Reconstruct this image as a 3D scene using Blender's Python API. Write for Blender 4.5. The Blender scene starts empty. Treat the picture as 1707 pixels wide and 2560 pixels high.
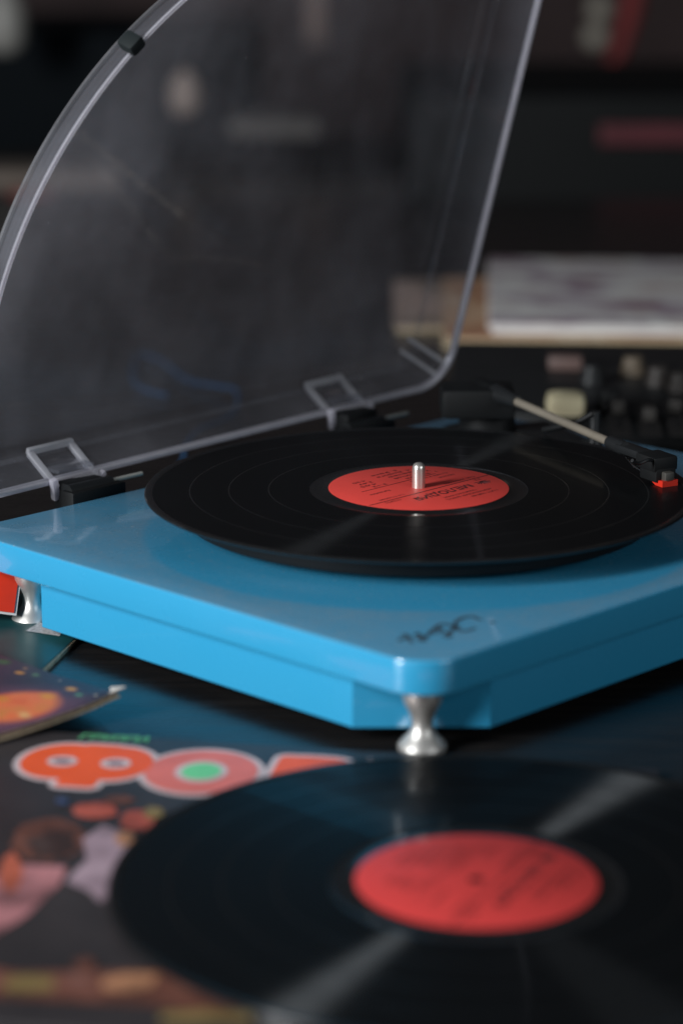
import bpy, bmesh, math, random
from mathutils import Vector, Matrix
random.seed(7)
S = bpy.context.scene
COL = S.collection

# ------------------------------------------------------------------ camera
FPX, PITCH, CAMH = 6579.9, 0.2556808, 0.4273556          # focal length in photo pixels, tilt, height over the table
cd = bpy.data.cameras.new('camera')
cam = bpy.data.objects.new('camera', cd); COL.objects.link(cam)
cam.location = (0, 0, CAMH); cam.rotation_euler = (math.pi/2 - PITCH, 0, 0)
cd.sensor_fit = 'VERTICAL'; cd.sensor_height = 24.0; cd.lens = 24.0*FPX/2560
cd.clip_start = 0.05; cd.clip_end = 60
cd.dof.use_dof = True; cd.dof.focus_distance = 1.465; cd.dof.aperture_fstop = 2.5; cd.dof.aperture_blades = 0
S.camera = cam

# ------------------------------------------------------------------ light
W = bpy.data.worlds.new('World'); S.world = W; W.use_nodes = True
bg = W.node_tree.nodes['Background']; bg.inputs[0].default_value = (0.62, 0.78, 1.0, 1); bg.inputs[1].default_value = 0.024
def area(name, loc, target, sx, sy, power, col):
    l = bpy.data.lights.new(name, 'AREA'); l.shape = 'RECTANGLE'; l.size = sx; l.size_y = sy; l.energy = power; l.color = col
    o = bpy.data.objects.new(name, l); COL.objects.link(o); o.location = loc
    o.rotation_euler = (Vector(target) - Vector(loc)).to_track_quat('-Z', 'Y').to_euler()
    return o
area('window_light', (-1.78, 0.0, 0.92), (0.0, 1.3, 0.05), 0.55, 1.1, 92, (0.95, 0.98, 1.0))
area('fill_light', (2.1, -0.5, 1.15), (0.1, 1.4, 0.05), 1.4, 1.0, 19, (0.92, 0.97, 1.0))  # added fill from the right, lifts the plinth's dark front face
S.view_settings.view_transform = 'Standard'; S.view_settings.look = 'None'
S.view_settings.exposure = 0.0; S.view_settings.gamma = 1.0
S.render.engine = 'CYCLES'
S.cycles.use_denoising = True
S.cycles.max_bounces = 10; S.cycles.transparent_max_bounces = 16
S.cycles.sample_clamp_indirect = 4.0; S.cycles.caustics_reflective = False; S.cycles.caustics_refractive = False

# ------------------------------------------------------------------ helpers
def ray(px, py):
    x = (px-853.5)/FPX; y = -(py-1280)/FPX
    return Vector((x, math.cos(PITCH)+y*math.sin(PITCH), -math.sin(PITCH)+y*math.cos(PITCH)))
def G(px, py, z=0.0):                      # photo pixel -> point on a level surface of height z
    r = ray(px, py); return Vector((0, 0, CAMH)) + r*((z-CAMH)/r.z)
def at(px, py, d):                         # photo pixel -> point at depth d
    return Vector((0, 0, CAMH)) + ray(px, py)*d
def srgb(r, g, b):
    f = lambda c: (c/255/12.92) if c/255 <= .04045 else ((c/255+.055)/1.055)**2.4
    return (f(r), f(g), f(b))

class NT:
    def __init__(s, name):
        s.m = bpy.data.materials.new(name); s.m.use_nodes = True; s.t = s.m.node_tree; s.n = s.t.nodes
        s.bsdf = s.n['Principled BSDF']; s.out = s.n['Material Output']
    def add(s, typ, **kw):
        x = s.n.new(typ)
        for k, v in kw.items():
            if k.startswith('i_'):
                key = k[2:]; key = int(key) if key.isdigit() else key.replace('_', ' ')
                s.set(x, key, v)
            else: setattr(x, k, v)
        return x
    def set(s, x, key, v):
        if isinstance(v, bpy.types.NodeSocket): s.t.links.new(v, x.inputs[key])
        else:
            if isinstance(v, tuple) and len(v) == 3 and x.inputs[key].type == 'RGBA': v = (*v, 1)
            x.inputs[key].default_value = v
    def p(s, **kw):
        for k, v in kw.items(): s.set(s.bsdf, k.replace('_', ' '), v)
    def coord(s, which='Object'): return s.add('ShaderNodeTexCoord').outputs[which]
    def noise(s, scale, detail=4, vec=None, rough=.6, out=0):
        x = s.add('ShaderNodeTexNoise', i_Scale=scale, i_Detail=detail, i_Roughness=rough)
        s.t.links.new(vec if vec else s.coord(), x.inputs['Vector']); return x.outputs[out]
    def ramp(s, fac, stops):
        x = s.add('ShaderNodeValToRGB'); s.t.links.new(fac, x.inputs[0]); e = x.color_ramp.elements
        while len(e) < len(stops): e.new(.5)
        for q, (pos, c) in zip(e, stops): q.position = pos; q.color = (*c, 1) if len(c) == 3 else c
        return x.outputs[0]
    def mix(s, fac, a, b):
        x = s.add('ShaderNodeMix', data_type='RGBA'); s.set(x, 0, fac); s.set(x, 6, a); s.set(x, 7, b); return x.outputs[2]
    def math(s, op, a, b=0.0, clamp=False):
        x = s.add('ShaderNodeMath', operation=op, use_clamp=clamp); s.set(x, 0, a); s.set(x, 1, b); return x.outputs[0]
    def maprange(s, v, a, b, c, d):
        x = s.add('ShaderNodeMapRange'); s.set(x, 0, v)
        for i, q in enumerate((a, b, c, d)): x.inputs[i+1].default_value = q
        return x.outputs[0]
    def bump(s, h, strength=.1, dist=.001):
        x = s.add('ShaderNodeBump', i_Strength=strength, i_Distance=dist); s.t.links.new(h, x.inputs['Height'])
        s.t.links.new(x.outputs[0], s.bsdf.inputs['Normal']); return x
    def disc(s, vec, c, r, soft=.2, sx=1.0, sy=1.0):     # 1 inside a disc at c, falling to 0 at its edge
        a = s.add('ShaderNodeVectorMath', operation='SUBTRACT'); s.t.links.new(vec, a.inputs[0]); a.inputs[1].default_value = (c[0], c[1], 0)
        b = s.add('ShaderNodeVectorMath', operation='MULTIPLY'); s.t.links.new(a.outputs[0], b.inputs[0]); b.inputs[1].default_value = (1/sx, 1/sy, 0)
        l = s.add('ShaderNodeVectorMath', operation='LENGTH'); s.t.links.new(b.outputs[0], l.inputs[0])
        return s.maprange(l.outputs['Value'], r, r*(1-soft), 0, 1)

def plain(name, col, rough=.5, metal=0, var=.12, scale=40, **kw):
    t = NT(name); n = t.noise(scale)
    dark = tuple(c*(1-var) for c in col); lite = tuple(min(1, c*(1+var)) for c in col)
    t.p(Base_Color=t.ramp(n, [(.3, dark), (.7, lite)]), Roughness=rough, Metallic=metal, **kw)
    return t.m

def obj(name, bm, mat, parent=None, smooth=None):
    me = bpy.data.meshes.new(name); bmesh.ops.recalc_face_normals(bm, faces=bm.faces[:]); bm.to_mesh(me); bm.free()
    o = bpy.data.objects.new(name, me); COL.objects.link(o)
    if mat: me.materials.append(mat)
    if parent: o.parent = parent
    if smooth is not None:
        me.polygons.foreach_set('use_smooth', [True]*len(me.polygons)); me.set_sharp_from_angle(angle=math.radians(smooth))
    return o
def tag(o, label, cat, group=None):
    o['label'] = label; o['category'] = cat
    if group: o['group'] = group
    return o
def thing(name, label, cat, loc=(0,0,0), rz=0, group=None):
    o = bpy.data.objects.new(name, None); COL.objects.link(o); o.location = loc; o.rotation_euler = (0,0,rz)
    o.empty_display_size = .05
    return tag(o, label, cat, group)
def box(bm, c, s, rz=0, bev=0.0, rot=None):
    r = bmesh.ops.create_cube(bm, size=1); vs = r['verts']
    M = Matrix.Translation(c) @ (rot if rot else Matrix.Rotation(rz, 4, 'Z')) @ Matrix.Diagonal((*s, 1))
    bmesh.ops.transform(bm, matrix=M, verts=vs)
    if bev:
        es = list({e for v in vs for e in v.link_edges})
        bmesh.ops.bevel(bm, geom=es, offset=bev, segments=2, profile=.6, affect='EDGES')
    return bm
def lathe(bm, prof, seg=64, c=(0,0,0), M=None):
    rings = []
    for r, z in prof:
        if r < 1e-7: rings.append([bm.verts.new((0,0,z))])
        else: rings.append([bm.verts.new((r*math.cos(2*math.pi*i/seg), r*math.sin(2*math.pi*i/seg), z)) for i in range(seg)])
    for a, b in zip(rings, rings[1:]):
        for i in range(seg):
            j = (i+1) % seg
            if len(a) == 1 and len(b) == 1: continue
            if len(a) == 1: bm.faces.new((a[0], b[i], b[j]))
            elif len(b) == 1: bm.faces.new((a[i], a[j], b[0]))
            else: bm.faces.new((a[i], a[j], b[j], b[i]))
    vs = [v for r in rings for v in r]
    T = Matrix.Translation(c) @ (M if M else Matrix.Identity(4))
    bmesh.ops.transform(bm, matrix=T, verts=vs)
    return bm
def tube(bm, pts, r, seg=12, cap=True):
    pts = [Vector(p) for p in pts]; rings = []
    up = Vector((0,0,1))
    for i, p in enumerate(pts):
        d = (pts[min(i+1, len(pts)-1)] - pts[max(i-1, 0)]).normalized()
        a = d.cross(up); a = a.normalized() if a.length > 1e-4 else Vector((1,0,0)); b = d.cross(a).normalized()
        rr = r[i] if isinstance(r, (list, tuple)) else r
        rings.append([bm.verts.new(p + (a*math.cos(2*math.pi*k/seg) + b*math.sin(2*math.pi*k/seg))*rr) for k in range(seg)])
    for a, b in zip(rings, rings[1:]):
        for k in range(seg): bm.faces.new((a[k], a[(k+1)%seg], b[(k+1)%seg], b[k]))
    if cap: bm.faces.new(rings[0][::-1]); bm.faces.new(rings[-1])
    return bm
def spline(pts, n=12):
    pts = [Vector(p) for p in pts]; out = []
    for i in range(len(pts)-1):
        p0, p1, p2, p3 = pts[max(i-1,0)], pts[i], pts[i+1], pts[min(i+2,len(pts)-1)]
        for k in range(n):
            t = k/n
            out.append(.5*((2*p1) + (p2-p0)*t + (2*p0-5*p1+4*p2-p3)*t*t + (3*p1-p0-3*p2+p3)*t**3))
    return out + [pts[-1]]
def roundrect(x0, y0, x1, y1, radii, n=12):
    """outline, counter-clockwise from the lower-left corner; radii per corner LL, LR, UR, UL"""
    out = []
    for (cx, cy, sx, sy), r, a0 in zip(((x0,y0,1,1), (x1,y0,-1,1), (x1,y1,-1,-1), (x0,y1,1,-1)), radii, (180, 270, 0, 90)):
        for k in range(n+1):
            a = math.radians(a0 + 90*k/n); out.append((cx+sx*r + r*math.cos(a), cy+sy*r + r*math.sin(a)))
    return out
def inset(pts, d):
    n = len(pts); out = []
    for i in range(n):
        a, b, c = Vector(pts[i-1]), Vector(pts[i]), Vector(pts[(i+1) % n])
        t1 = (b-a).normalized() if (b-a).length > 1e-9 else (c-b).normalized(); t2 = (c-b).normalized() if (c-b).length > 1e-9 else t1
        n1 = Vector((-t1.y, t1.x)); n2 = Vector((-t2.y, t2.x)); m = (n1+n2).normalized()
        dd = d(m) if callable(d) else d
        out.append(tuple(b + m*(dd/max(.4, m.dot(n1)))))
    return out
def loft(bm, rings, cap0=True, cap1=True):
    R = [[bm.verts.new(p) for p in r] for r in rings]; n = len(R[0])
    for a, b in zip(R, R[1:]):
        for i in range(n): bm.faces.new((a[i], a[(i+1)%n], b[(i+1)%n], b[i]))
    if cap0: bm.faces.new(R[0][::-1])
    if cap1: bm.faces.new(R[-1])
    return bm
def prism(bm, outline, z0, z1, bt=0.0, bb=0.0):
    rings = []
    z = lambda o, h: [(x, y, h) for x, y in o]
    if bb:
        for k in range(4): a = math.pi/2*k/4; rings.append(z(inset(outline, bb*(1-math.sin(a))), z0 + bb*(1-math.cos(a))))
    rings.append(z(outline, z0+bb))
    rings.append(z(outline, z1-bt))
    if bt:
        for k in range(1, 5): a = math.pi/2*k/4; rings.append(z(inset(outline, bt*(1-math.cos(a))), z1-bt+bt*math.sin(a)))
    return loft(bm, rings)
def ellipse(cx, cy, rx, ry, n=40, a0=0.0):
    return [(cx + rx*math.cos(a)*math.cos(a0) - ry*math.sin(a)*math.sin(a0), cy + rx*math.cos(a)*math.sin(a0) + ry*math.sin(a)*math.cos(a0)) for a in [2*math.pi*k/n for k in range(n)]]
def sheet(bm, outline, z):
    f = bm.faces.new([bm.verts.new((x, y, z)) for x, y in outline]); bmesh.ops.triangulate(bm, faces=[f]); return bm
def text_bm(bm, body, size, M, bold=0.0, shear=0.0, width=None):
    cu = bpy.data.curves.new('txt', 'FONT'); cu.body = body; cu.size = size; cu.offset = bold; cu.shear = shear; cu.resolution_u = 3
    o = bpy.data.objects.new('txt', cu); COL.objects.link(o)
    me = bpy.data.meshes.new_from_object(o)
    if width and len(me.vertices):
        xs = [v.co.x for v in me.vertices]; k = width/(max(xs)-min(xs)); x0 = min(xs)
        for v in me.vertices: v.co.x = (v.co.x-x0)*k
    me.transform(M); bm.from_mesh(me)
    bpy.data.objects.remove(o); bpy.data.meshes.remove(me); bpy.data.curves.remove(cu)
    return bm

# ------------------------------------------------------------------ materials
def mat_blue():
    t = NT('blue_lacquer'); c = t.coord()
    dust = t.math('MULTIPLY', t.noise(420, 3, c), t.noise(14, 5, c))
    up = t.add('ShaderNodeSeparateXYZ'); t.t.links.new(t.add('ShaderNodeNewGeometry').outputs['Normal'], up.inputs[0])
    top = t.maprange(up.outputs['Z'], .6, .95, 0, 1)
    thin_disc = t.disc(c, (.193-.019, .184-.019), .153, .03)          # film thins inside a disc set off the platter centre
    sm = t.math('MULTIPLY', t.maprange(t.noise(9, 5, c), .25, .8, .20, .42), t.math('MULTIPLY', t.maprange(t.noise(38, 4, c), .3, .7, .72, 1.2), t.maprange(t.noise(260, 4, c), .3, .7, .75, 1.3)))
    film = t.math('MULTIPLY', t.math('MULTIPLY', sm, t.maprange(thin_disc, 0, 1, 1, .12)), top)
    speck = t.math('MULTIPLY', t.math('ADD', t.maprange(t.noise(1100, 2, c), .60, .76, 0, .45), t.maprange(t.noise(430, 1, c), .70, .78, 0, .5)), top)
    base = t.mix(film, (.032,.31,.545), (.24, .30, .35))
    base = t.mix(speck, base, (.55, .55, .52))
    t.p(Base_Color=base, Roughness=t.maprange(t.noise(25, 5, c), .3, .7, .20, .34), Specular_IOR_Level=.5, Coat_Weight=.8, Coat_Roughness=.04)
    t.bump(t.noise(900, 2, c), .02, .0002)
    return t.m
BLUE = mat_blue()
def mat_acrylic(name, haze_lo, haze_hi, col=(.62,.63,.70), sc=5):
    t = NT(name); n = t.n; c = t.coord()
    tr = t.add('ShaderNodeBsdfTransparent', i_Color=(.93,.935,.95))
    gl = t.add('ShaderNodeBsdfGlossy', i_Color=(1,1,1), i_Roughness=.03)
    df = t.add('ShaderNodeBsdfDiffuse', i_Color=col); tl = t.add('ShaderNodeBsdfTranslucent', i_Color=col)
    hz = t.add('ShaderNodeMixShader', i_Fac=.5); t.t.links.new(df.outputs[0], hz.inputs[1]); t.t.links.new(tl.outputs[0], hz.inputs[2])
    nn = t.maprange(t.noise(sc, 5, c), .3, .75, haze_lo, haze_hi)
    # fine scratches and dust
    mp = t.add('ShaderNodeMapping'); t.t.links.new(c, mp.inputs[0]); mp.inputs['Rotation'].default_value = (0,0,.5); mp.inputs['Scale'].default_value = (400, 9, 9)
    scr = t.maprange(t.noise(1.0, 2, mp.outputs[0]), .70, .80, 0, .05)
    dst = t.math('ADD', t.maprange(t.noise(700, 2, c), .70, .80, 0, .20), t.maprange(t.noise(260, 1, c), .77, .83, 0, .20))
    mp2 = t.add('ShaderNodeMapping'); t.t.links.new(c, mp2.inputs[0]); mp2.inputs['Rotation'].default_value = (0,0,-.12); mp2.inputs['Scale'].default_value = (17, 6, 6)
    nn = t.math('MULTIPLY', nn, t.maprange(t.noise(1.0, 4, mp2.outputs[0]), .3, .7, .60, 1.35))
    mp3 = t.add('ShaderNodeMapping'); t.t.links.new(c, mp3.inputs[0]); mp3.inputs['Rotation'].default_value = (0,0,-.95); mp3.inputs['Scale'].default_value = (620, 11, 11)
    scr2 = t.maprange(t.noise(1.0, 2, mp3.outputs[0]), .71, .78, 0, .07)
    f = t.math('ADD', t.math('ADD', t.math('ADD', nn, scr), scr2), dst)
    m1 = t.add('ShaderNodeMixShader'); t.t.links.new(f, m1.inputs[0]); t.t.links.new(tr.outputs[0], m1.inputs[1]); t.t.links.new(hz.outputs[0], m1.inputs[2])
    lw = t.add('ShaderNodeLayerWeight', i_Blend=.5); fr = t.math('ADD', t.math('MULTIPLY', t.math('POWER', lw.outputs['Facing'], 5.0), .93), .008)
    m2 = t.add('ShaderNodeMixShader'); t.t.links.new(fr, m2.inputs[0]); t.t.links.new(m1.outputs[0], m2.inputs[1]); t.t.links.new(gl.outputs[0], m2.inputs[2])
    t.t.links.new(m2.outputs[0], t.out.inputs[0]); n.remove(t.bsdf)
    return t.m
ACRYL = mat_acrylic('smoky_acrylic', .045, .19, (.64,.62,.67), 9)
ACRYL_CLEAR = mat_acrylic('clear_acrylic_moulding', .45, .75, (.86,.85,.88), 60)
ACRYL_HIGHLIGHT = mat_acrylic('acrylic_bend_highlight', .10, .26, (.80,.79,.82), 40)  # paler haze for the painted highlight strip on the lid
ACRYL_WALL = mat_acrylic('scuffed_acrylic_wall', .08, .135, (.66,.68,.76), 30)
def mat_edge():
    t = NT('frosted_acrylic_edge'); c = t.ramp(t.noise(120), [(.3, (.80,.77,.84)), (.7, (.93,.90,.95))])
    df = t.add('ShaderNodeBsdfDiffuse', i_Color=c); tl = t.add('ShaderNodeBsdfTranslucent', i_Color=c); gl = t.add('ShaderNodeBsdfGlossy', i_Color=(.9,.9,.95), i_Roughness=.3)
    a = t.add('ShaderNodeMixShader', i_Fac=.6); t.t.links.new(df.outputs[0], a.inputs[1]); t.t.links.new(tl.outputs[0], a.inputs[2])
    b = t.add('ShaderNodeMixShader', i_Fac=.12); t.t.links.new(a.outputs[0], b.inputs[1]); t.t.links.new(gl.outputs[0], b.inputs[2])
    t.t.links.new(b.outputs[0], t.out.inputs[0]); t.n.remove(t.bsdf); return t.m
EDGE = mat_edge()
BLACKP = plain('black_plastic', (.011,.012,.013), .42)
BLACKM = plain('matt_black_plastic', (.005,.0055,.006), .6, Specular_IOR_Level=.25)
RUBBER = plain('black_rubber', (.010,.014,.015), .7, Specular_IOR_Level=.25)
DARKM = plain('dark_metal', (.04,.04,.04), .3, 1)
def mat_silver():
    t = NT('turned_aluminium'); c = t.coord(); s = t.add('ShaderNodeSeparateXYZ'); t.t.links.new(c, s.inputs[0])
    t.p(Base_Color=t.ramp(t.noise(60, 3), [(.3, (.54,.52,.49)), (.7, (.68,.66,.63))]), Metallic=.8, Roughness=t.maprange(t.noise(3000, 2), .3, .7, .36, .48))
    return t.m
SILVER = mat_silver()
STEEL = plain('polished_steel', (.82,.80,.76), .12, 1, .05)
def mat_vinyl(name, RV, SPEC):
    t = NT(name); c = t.coord()
    s = t.add('ShaderNodeSeparateXYZ'); t.t.links.new(c, s.inputs[0])
    r = t.math('POWER', t.math('ADD', t.math('MULTIPLY', s.outputs[0], s.outputs[0]), t.math('MULTIPLY', s.outputs[1], s.outputs[1])), .5)
    cmb = t.add('ShaderNodeCombineXYZ'); t.t.links.new(r, cmb.inputs[0])
    bands = t.noise(160, 3, cmb.outputs[0], .7)            # loud and quiet passages
    fine = t.noise(3800, 2, cmb.outputs[0], .7)
    tan = t.add('ShaderNodeTangent', direction_type='RADIAL', axis='Z')
    dust = t.maprange(t.noise(900, 2, c), .71, .82, 0, .4)
    t.p(Base_Color=t.mix(dust, (.004,.0045,.005), (.25,.24,.22)), Roughness=.35, Specular_IOR_Level=.05, Coat_Weight=.11, Coat_Roughness=.05)
    gl = t.add('ShaderNodeBsdfAnisotropic', i_Color=(.92,.96,1.0), i_Roughness=t.maprange(bands, .3, .7, .36, .48), i_Anisotropy=.80)   # light fanned out across the grooves
    t.t.links.new(tan.outputs[0], gl.inputs['Tangent'])
    ms = t.add('ShaderNodeMixShader', i_Fac=SPEC); t.t.links.new(t.bsdf.outputs[0], ms.inputs[1]); t.t.links.new(gl.outputs[0], ms.inputs[2]); t.t.links.new(ms.outputs[0], t.out.inputs[0])
    t.bump(fine, .05, .0003)
    return t.m
VINYL = mat_vinyl('black_vinyl', 0, .0095); VINYL_DULL = mat_vinyl('dull_black_vinyl', 0, .0015)  # second one is the same vinyl with weaker groove gloss
def mat_plainvinyl():
    t = NT('smooth_black_vinyl'); t.p(Base_Color=t.ramp(t.noise(300), [(.3, (.008,.0085,.009)), (.7, (.011,.0115,.012))]), Roughness=.16); return t.m
VINYL_SMOOTH = mat_plainvinyl()
def mat_label(col):
    t = NT('red_paper_label'); c = t.coord()
    t.p(Base_Color=t.ramp(t.noise(60, 6, c), [(.3, tuple(v*.92 for v in col)), (.7, col)]), Roughness=.55); t.bump(t.noise(2500, 3, c), .06, .0002); return t.m
LABEL = mat_label(srgb(222, 70, 62)); LABEL_B = mat_label(srgb(206, 62, 60))
INK = plain('dark_print_ink', (.055,.012,.014), .6)
LOGO_INK = plain('grey_logo_ink', (.045,.075,.10), .5)
def mat_table():
    t = NT('black_lacquered_wood'); c = t.coord()
    mp = t.add('ShaderNodeMapping'); t.t.links.new(c, mp.inputs[0]); mp.inputs['Rotation'].default_value = (0,0,.25); mp.inputs['Scale'].default_value = (14, 160, 14)
    g = t.noise(1.0, 6, mp.outputs[0])
    t.p(Base_Color=t.ramp(g, [(.3, (.008,.008,.009)), (.75, (.020,.018,.017))]), Roughness=t.maprange(g, .3, .7, .20, .32), Specular_IOR_Level=.6)
    t.bump(g, .06, .0006); return t.m
TABLE = mat_table()
CARD = plain('cardboard_edge', (.50,.40,.27), .8, var=.3, scale=300)
WHITEPAPER = plain('white_paper', (.62,.60,.58), .7, var=.08)

# ------------------------------------------------------------------ setting: table, room
def structure(o): o['kind'] = 'structure'; return o
bm = bmesh.new(); box(bm, (0.15, 1.55, -.02), (3.2, 3.1, .04), bev=.004); structure(obj('table', bm, TABLE))
FLOORM = plain('dark_floor', (.012,.010,.009), .5, scale=8)
bm = bmesh.new(); box(bm, (0, 4, -.78), (16, 14, .06)); structure(obj('floor', bm, FLOORM))
def mat_wall():
    t = NT('brown_grey_wall'); t.p(Base_Color=t.ramp(t.noise(1.6, 4), [(.3, (.050,.034,.034)), (.7, (.105,.070,.068))]), Roughness=.85); return t.m
bm = bmesh.new(); box(bm, (0, 6.4, 1.0), (16, .1, 3.6)); structure(obj('wall', bm, mat_wall()))

# ------------------------------------------------------------------ turntable
Bx, By, YAW = 0.0386878, 1.1479635, 0.7947471
WID, DEP, ZT, ZS, ZB = 0.424626, 0.34651, 0.053589, 0.0362, 0.0078
tt = thing('turntable', 'bright blue record player with its clear lid open, on silver feet', 'record player', (Bx, By, 0), YAW)
bm = bmesh.new(); prism(bm, roundrect(0, 0, WID, DEP, (.024,)*4), ZS, ZT, .0016, .0012)
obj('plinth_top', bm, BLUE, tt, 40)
i_, c_ = .0100, .0566
oct_ = [(c_, i_), (WID-c_, i_), (WID-i_, c_), (WID-i_, DEP-c_), (WID-c_, DEP-i_), (c_, DEP-i_), (i_, DEP-c_), (i_, c_)]
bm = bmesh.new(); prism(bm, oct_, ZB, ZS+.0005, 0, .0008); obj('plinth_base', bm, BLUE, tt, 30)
# feet
fp = [(0, 0), (.0100, 0), (.0115, .0012), (.0117, .0028), (.0107, .0046), (.0085, .0068), (.0062, .0095), (.0052, .0122), (.0051, .0150),
      (.0056, .0175), (.0068, .0205), (.0083, .0232), (.0093, .0258), (.0096, .0290), (.0096, .0330), (.0093, ZS), (0, ZS)]
for x, y in ((.0262, .0262), (.028, DEP-.026), (WID-.0262, .0262), (WID-.0262, DEP-.026)):
    bm = bmesh.new(); lathe(bm, fp, 48); o = obj('foot', bm, SILVER, tt, 35); o.location = (x, y, 0)
# script logo on the plinth: loose dark pen-like strokes
rotinv = Matrix.Rotation(-YAW, 4, 'Z')
def L(px, py, z=ZT): p = rotinv @ (G(px, py, z) - Vector((Bx, By, 0))); return p
def crop(x, y): return L(900+x*.2551, 1400+y*.2551)
strokes = [[(395,735),(440,735),(470,765),(505,815)], [(372,795),(410,775),(455,765)], [(530,745),(562,722),(590,755),(625,790),(590,790),(560,765)],
           [(625,770),(660,735),(710,690),(745,668),(795,680),(765,710),(700,722)], [(725,662),(800,630),(860,636),(910,662)],
           [(800,735),(850,760),(880,745),(850,722),(900,690),(935,645),(965,665)], [(915,640),(940,605),(1000,570),(1090,556),(1150,580),(1195,592)],
           [(925,655),(985,700),(1060,692),(1130,668)], [(1275,610),(1290,612),(1300,624)]]
bm = bmesh.new()
for st in strokes:
    p = spline([crop(*q) for q in st], 6); n = len(p); va = []
    for k, q in enumerate(p):
        d = (p[min(k+1, n-1)] - p[max(k-1, 0)]); d.z = 0; d = d.normalized(); w = .0009*(.6+.7*math.sin(math.pi*(k+.5)/n)); a = Vector((-d.y, d.x, 0))*w
        va.append((bm.verts.new((q.x+a.x, q.y+a.y, ZT+.00025)), bm.verts.new((q.x-a.x, q.y-a.y, ZT+.00025))))
    for a, b in zip(va, va[1:]): bm.faces.new((a[0], a[1], b[1], b[0]))
obj('logo', bm, LOGO_INK, tt)
# platter and spindle
PC = rotinv @ (Vector((0.04266944, 1.41489931, 0)) - Vector((Bx, By, 0))); ZR = .0717
bm = bmesh.new(); lathe(bm, [(0, ZT-.001), (.060, ZT-.001), (.060, ZT+.004), (.126, ZT+.003), (.1300, ZT+.0040), (.1310, ZT+.006), (.1310, ZR-.0045), (.1300, ZR-.0036), (0, ZR-.0036)], 128)
o = obj('platter', bm, BLACKM, tt, 35); o.location = (PC.x, PC.y, 0)
bm = bmesh.new(); lathe(bm, [(0, ZR-.0035), (.1440, ZR-.0035), (.1445, ZR-.0030), (.1440, ZR-.0023), (0, ZR-.0023)], 96)
o = obj('slip_mat', bm, plain('felt_slip_mat', (.01,.01,.01), .95), tt, 35); o.location = (PC.x, PC.y, 0)
bm = bmesh.new(); lathe(bm, [(.0036, ZR-.004), (.0036, ZR+.0105), (.0034, ZR+.0120), (.0028, ZR+.0132), (.0018, ZR+.0139), (0, ZR+.0141)], 32)
o = obj('spindle', bm, plain('brushed_steel', (.80,.76,.70), .3, .85), tt, 60); o.location = (PC.x, PC.y, 0)
# ---- tonearm
PV = Vector((.366, .285, 0)); AZ = .0855
E0, E1 = Vector((.3535, .2530, AZ)), Vector((.3108, .1420, AZ-.0015))
adir = (E1-E0).normalized(); ang = math.atan2(adir.y, adir.x)
arm = bpy.data.objects.new('tonearm', None); COL.objects.link(arm); arm.parent = tt; arm.empty_display_size = .03
bm = bmesh.new(); lathe(bm, [(0, ZT-.0005), (.030, ZT-.0005), (.0305, ZT+.0012), (.0295, ZT+.003), (.0200, ZT+.004), (.0180, ZT+.005), (.0170, ZT+.022), (.0155, ZT+.024), (0, ZT+.024)], 56, (PV.x+.008, PV.y+.008, 0))
base = obj('pivot_base', bm, BLACKM, arm, 35)
bm = bmesh.new(); box(bm, (PV.x+.0235, PV.y-.028, ZT+.003), (.030, .058, .006), ang+math.pi/2, .002); obj('armrest_plate', bm, BLACKP, arm, 35)
bm = bmesh.new(); box(bm, (PV.x-.006, PV.y+.004, AZ-.0060), (.046, .032, .0190), math.radians(-45), .004); obj('pivot_housing', bm, BLACKM, arm, 35)
Mx = Matrix.Rotation(ang, 4, 'Z') @ Matrix.Rotation(math.pi/2, 4, 'Y')
bm = bmesh.new(); lathe(bm, [(0, -.012), (.0085, -.012), (.0098, -.010), (.0098, .010), (.0085, .012), (0, .012)], 40, tuple(PV - adir*.004 + Vector((0,0,AZ-.0045))), Mx); obj('counterweight', bm, BLACKM, arm, 35)
bm = bmesh.new(); tube(bm, [PV + adir*.010 + Vector((0,0,AZ)), E0 + adir*.004], [.0064, .0038]); obj('arm_collar', bm, BLACKP, arm, 40)
bm = bmesh.new(); tube(bm, [E0, E1], .0025, 20); obj('arm_tube', bm, plain('champagne_aluminium', (.40,.35,.28), .36, .6), arm, 40)
for dx, dz in ((-.0185, -.002),):
    bm = bmesh.new(); bmesh.ops.create_uvsphere(bm, u_segments=16, v_segments=10, radius=.0016); o = obj('screw', bm, STEEL, arm, 60); o.location = L(1145, 998, .079)
bm = bmesh.new(); bmesh.ops.create_uvsphere(bm, u_segments=16, v_segments=10, radius=.0015); o = obj('screw', bm, STEEL, arm, 60); o.location = L(1193, 1064, .062)
# arm rest clip and cue lever
q = Vector((.385, .215, 0))
bm = bmesh.new(); lathe(bm, [(0, ZT-.0005), (.0065, ZT-.0005), (.0055, ZT+.004), (.0035, ZT+.010), (.0035, ZT+.026), (0, ZT+.026)], 24, tuple(q)); obj('arm_rest', bm, BLACKP, arm, 40)
bm = bmesh.new(); tube(bm, [L(1360, 1075, .074), L(1440, 1058, .084), L(1480, 1034, .090)], [.0022,.0018,.0020], 10); obj('cue_lever', bm, BLACKM, arm, 40)
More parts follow.
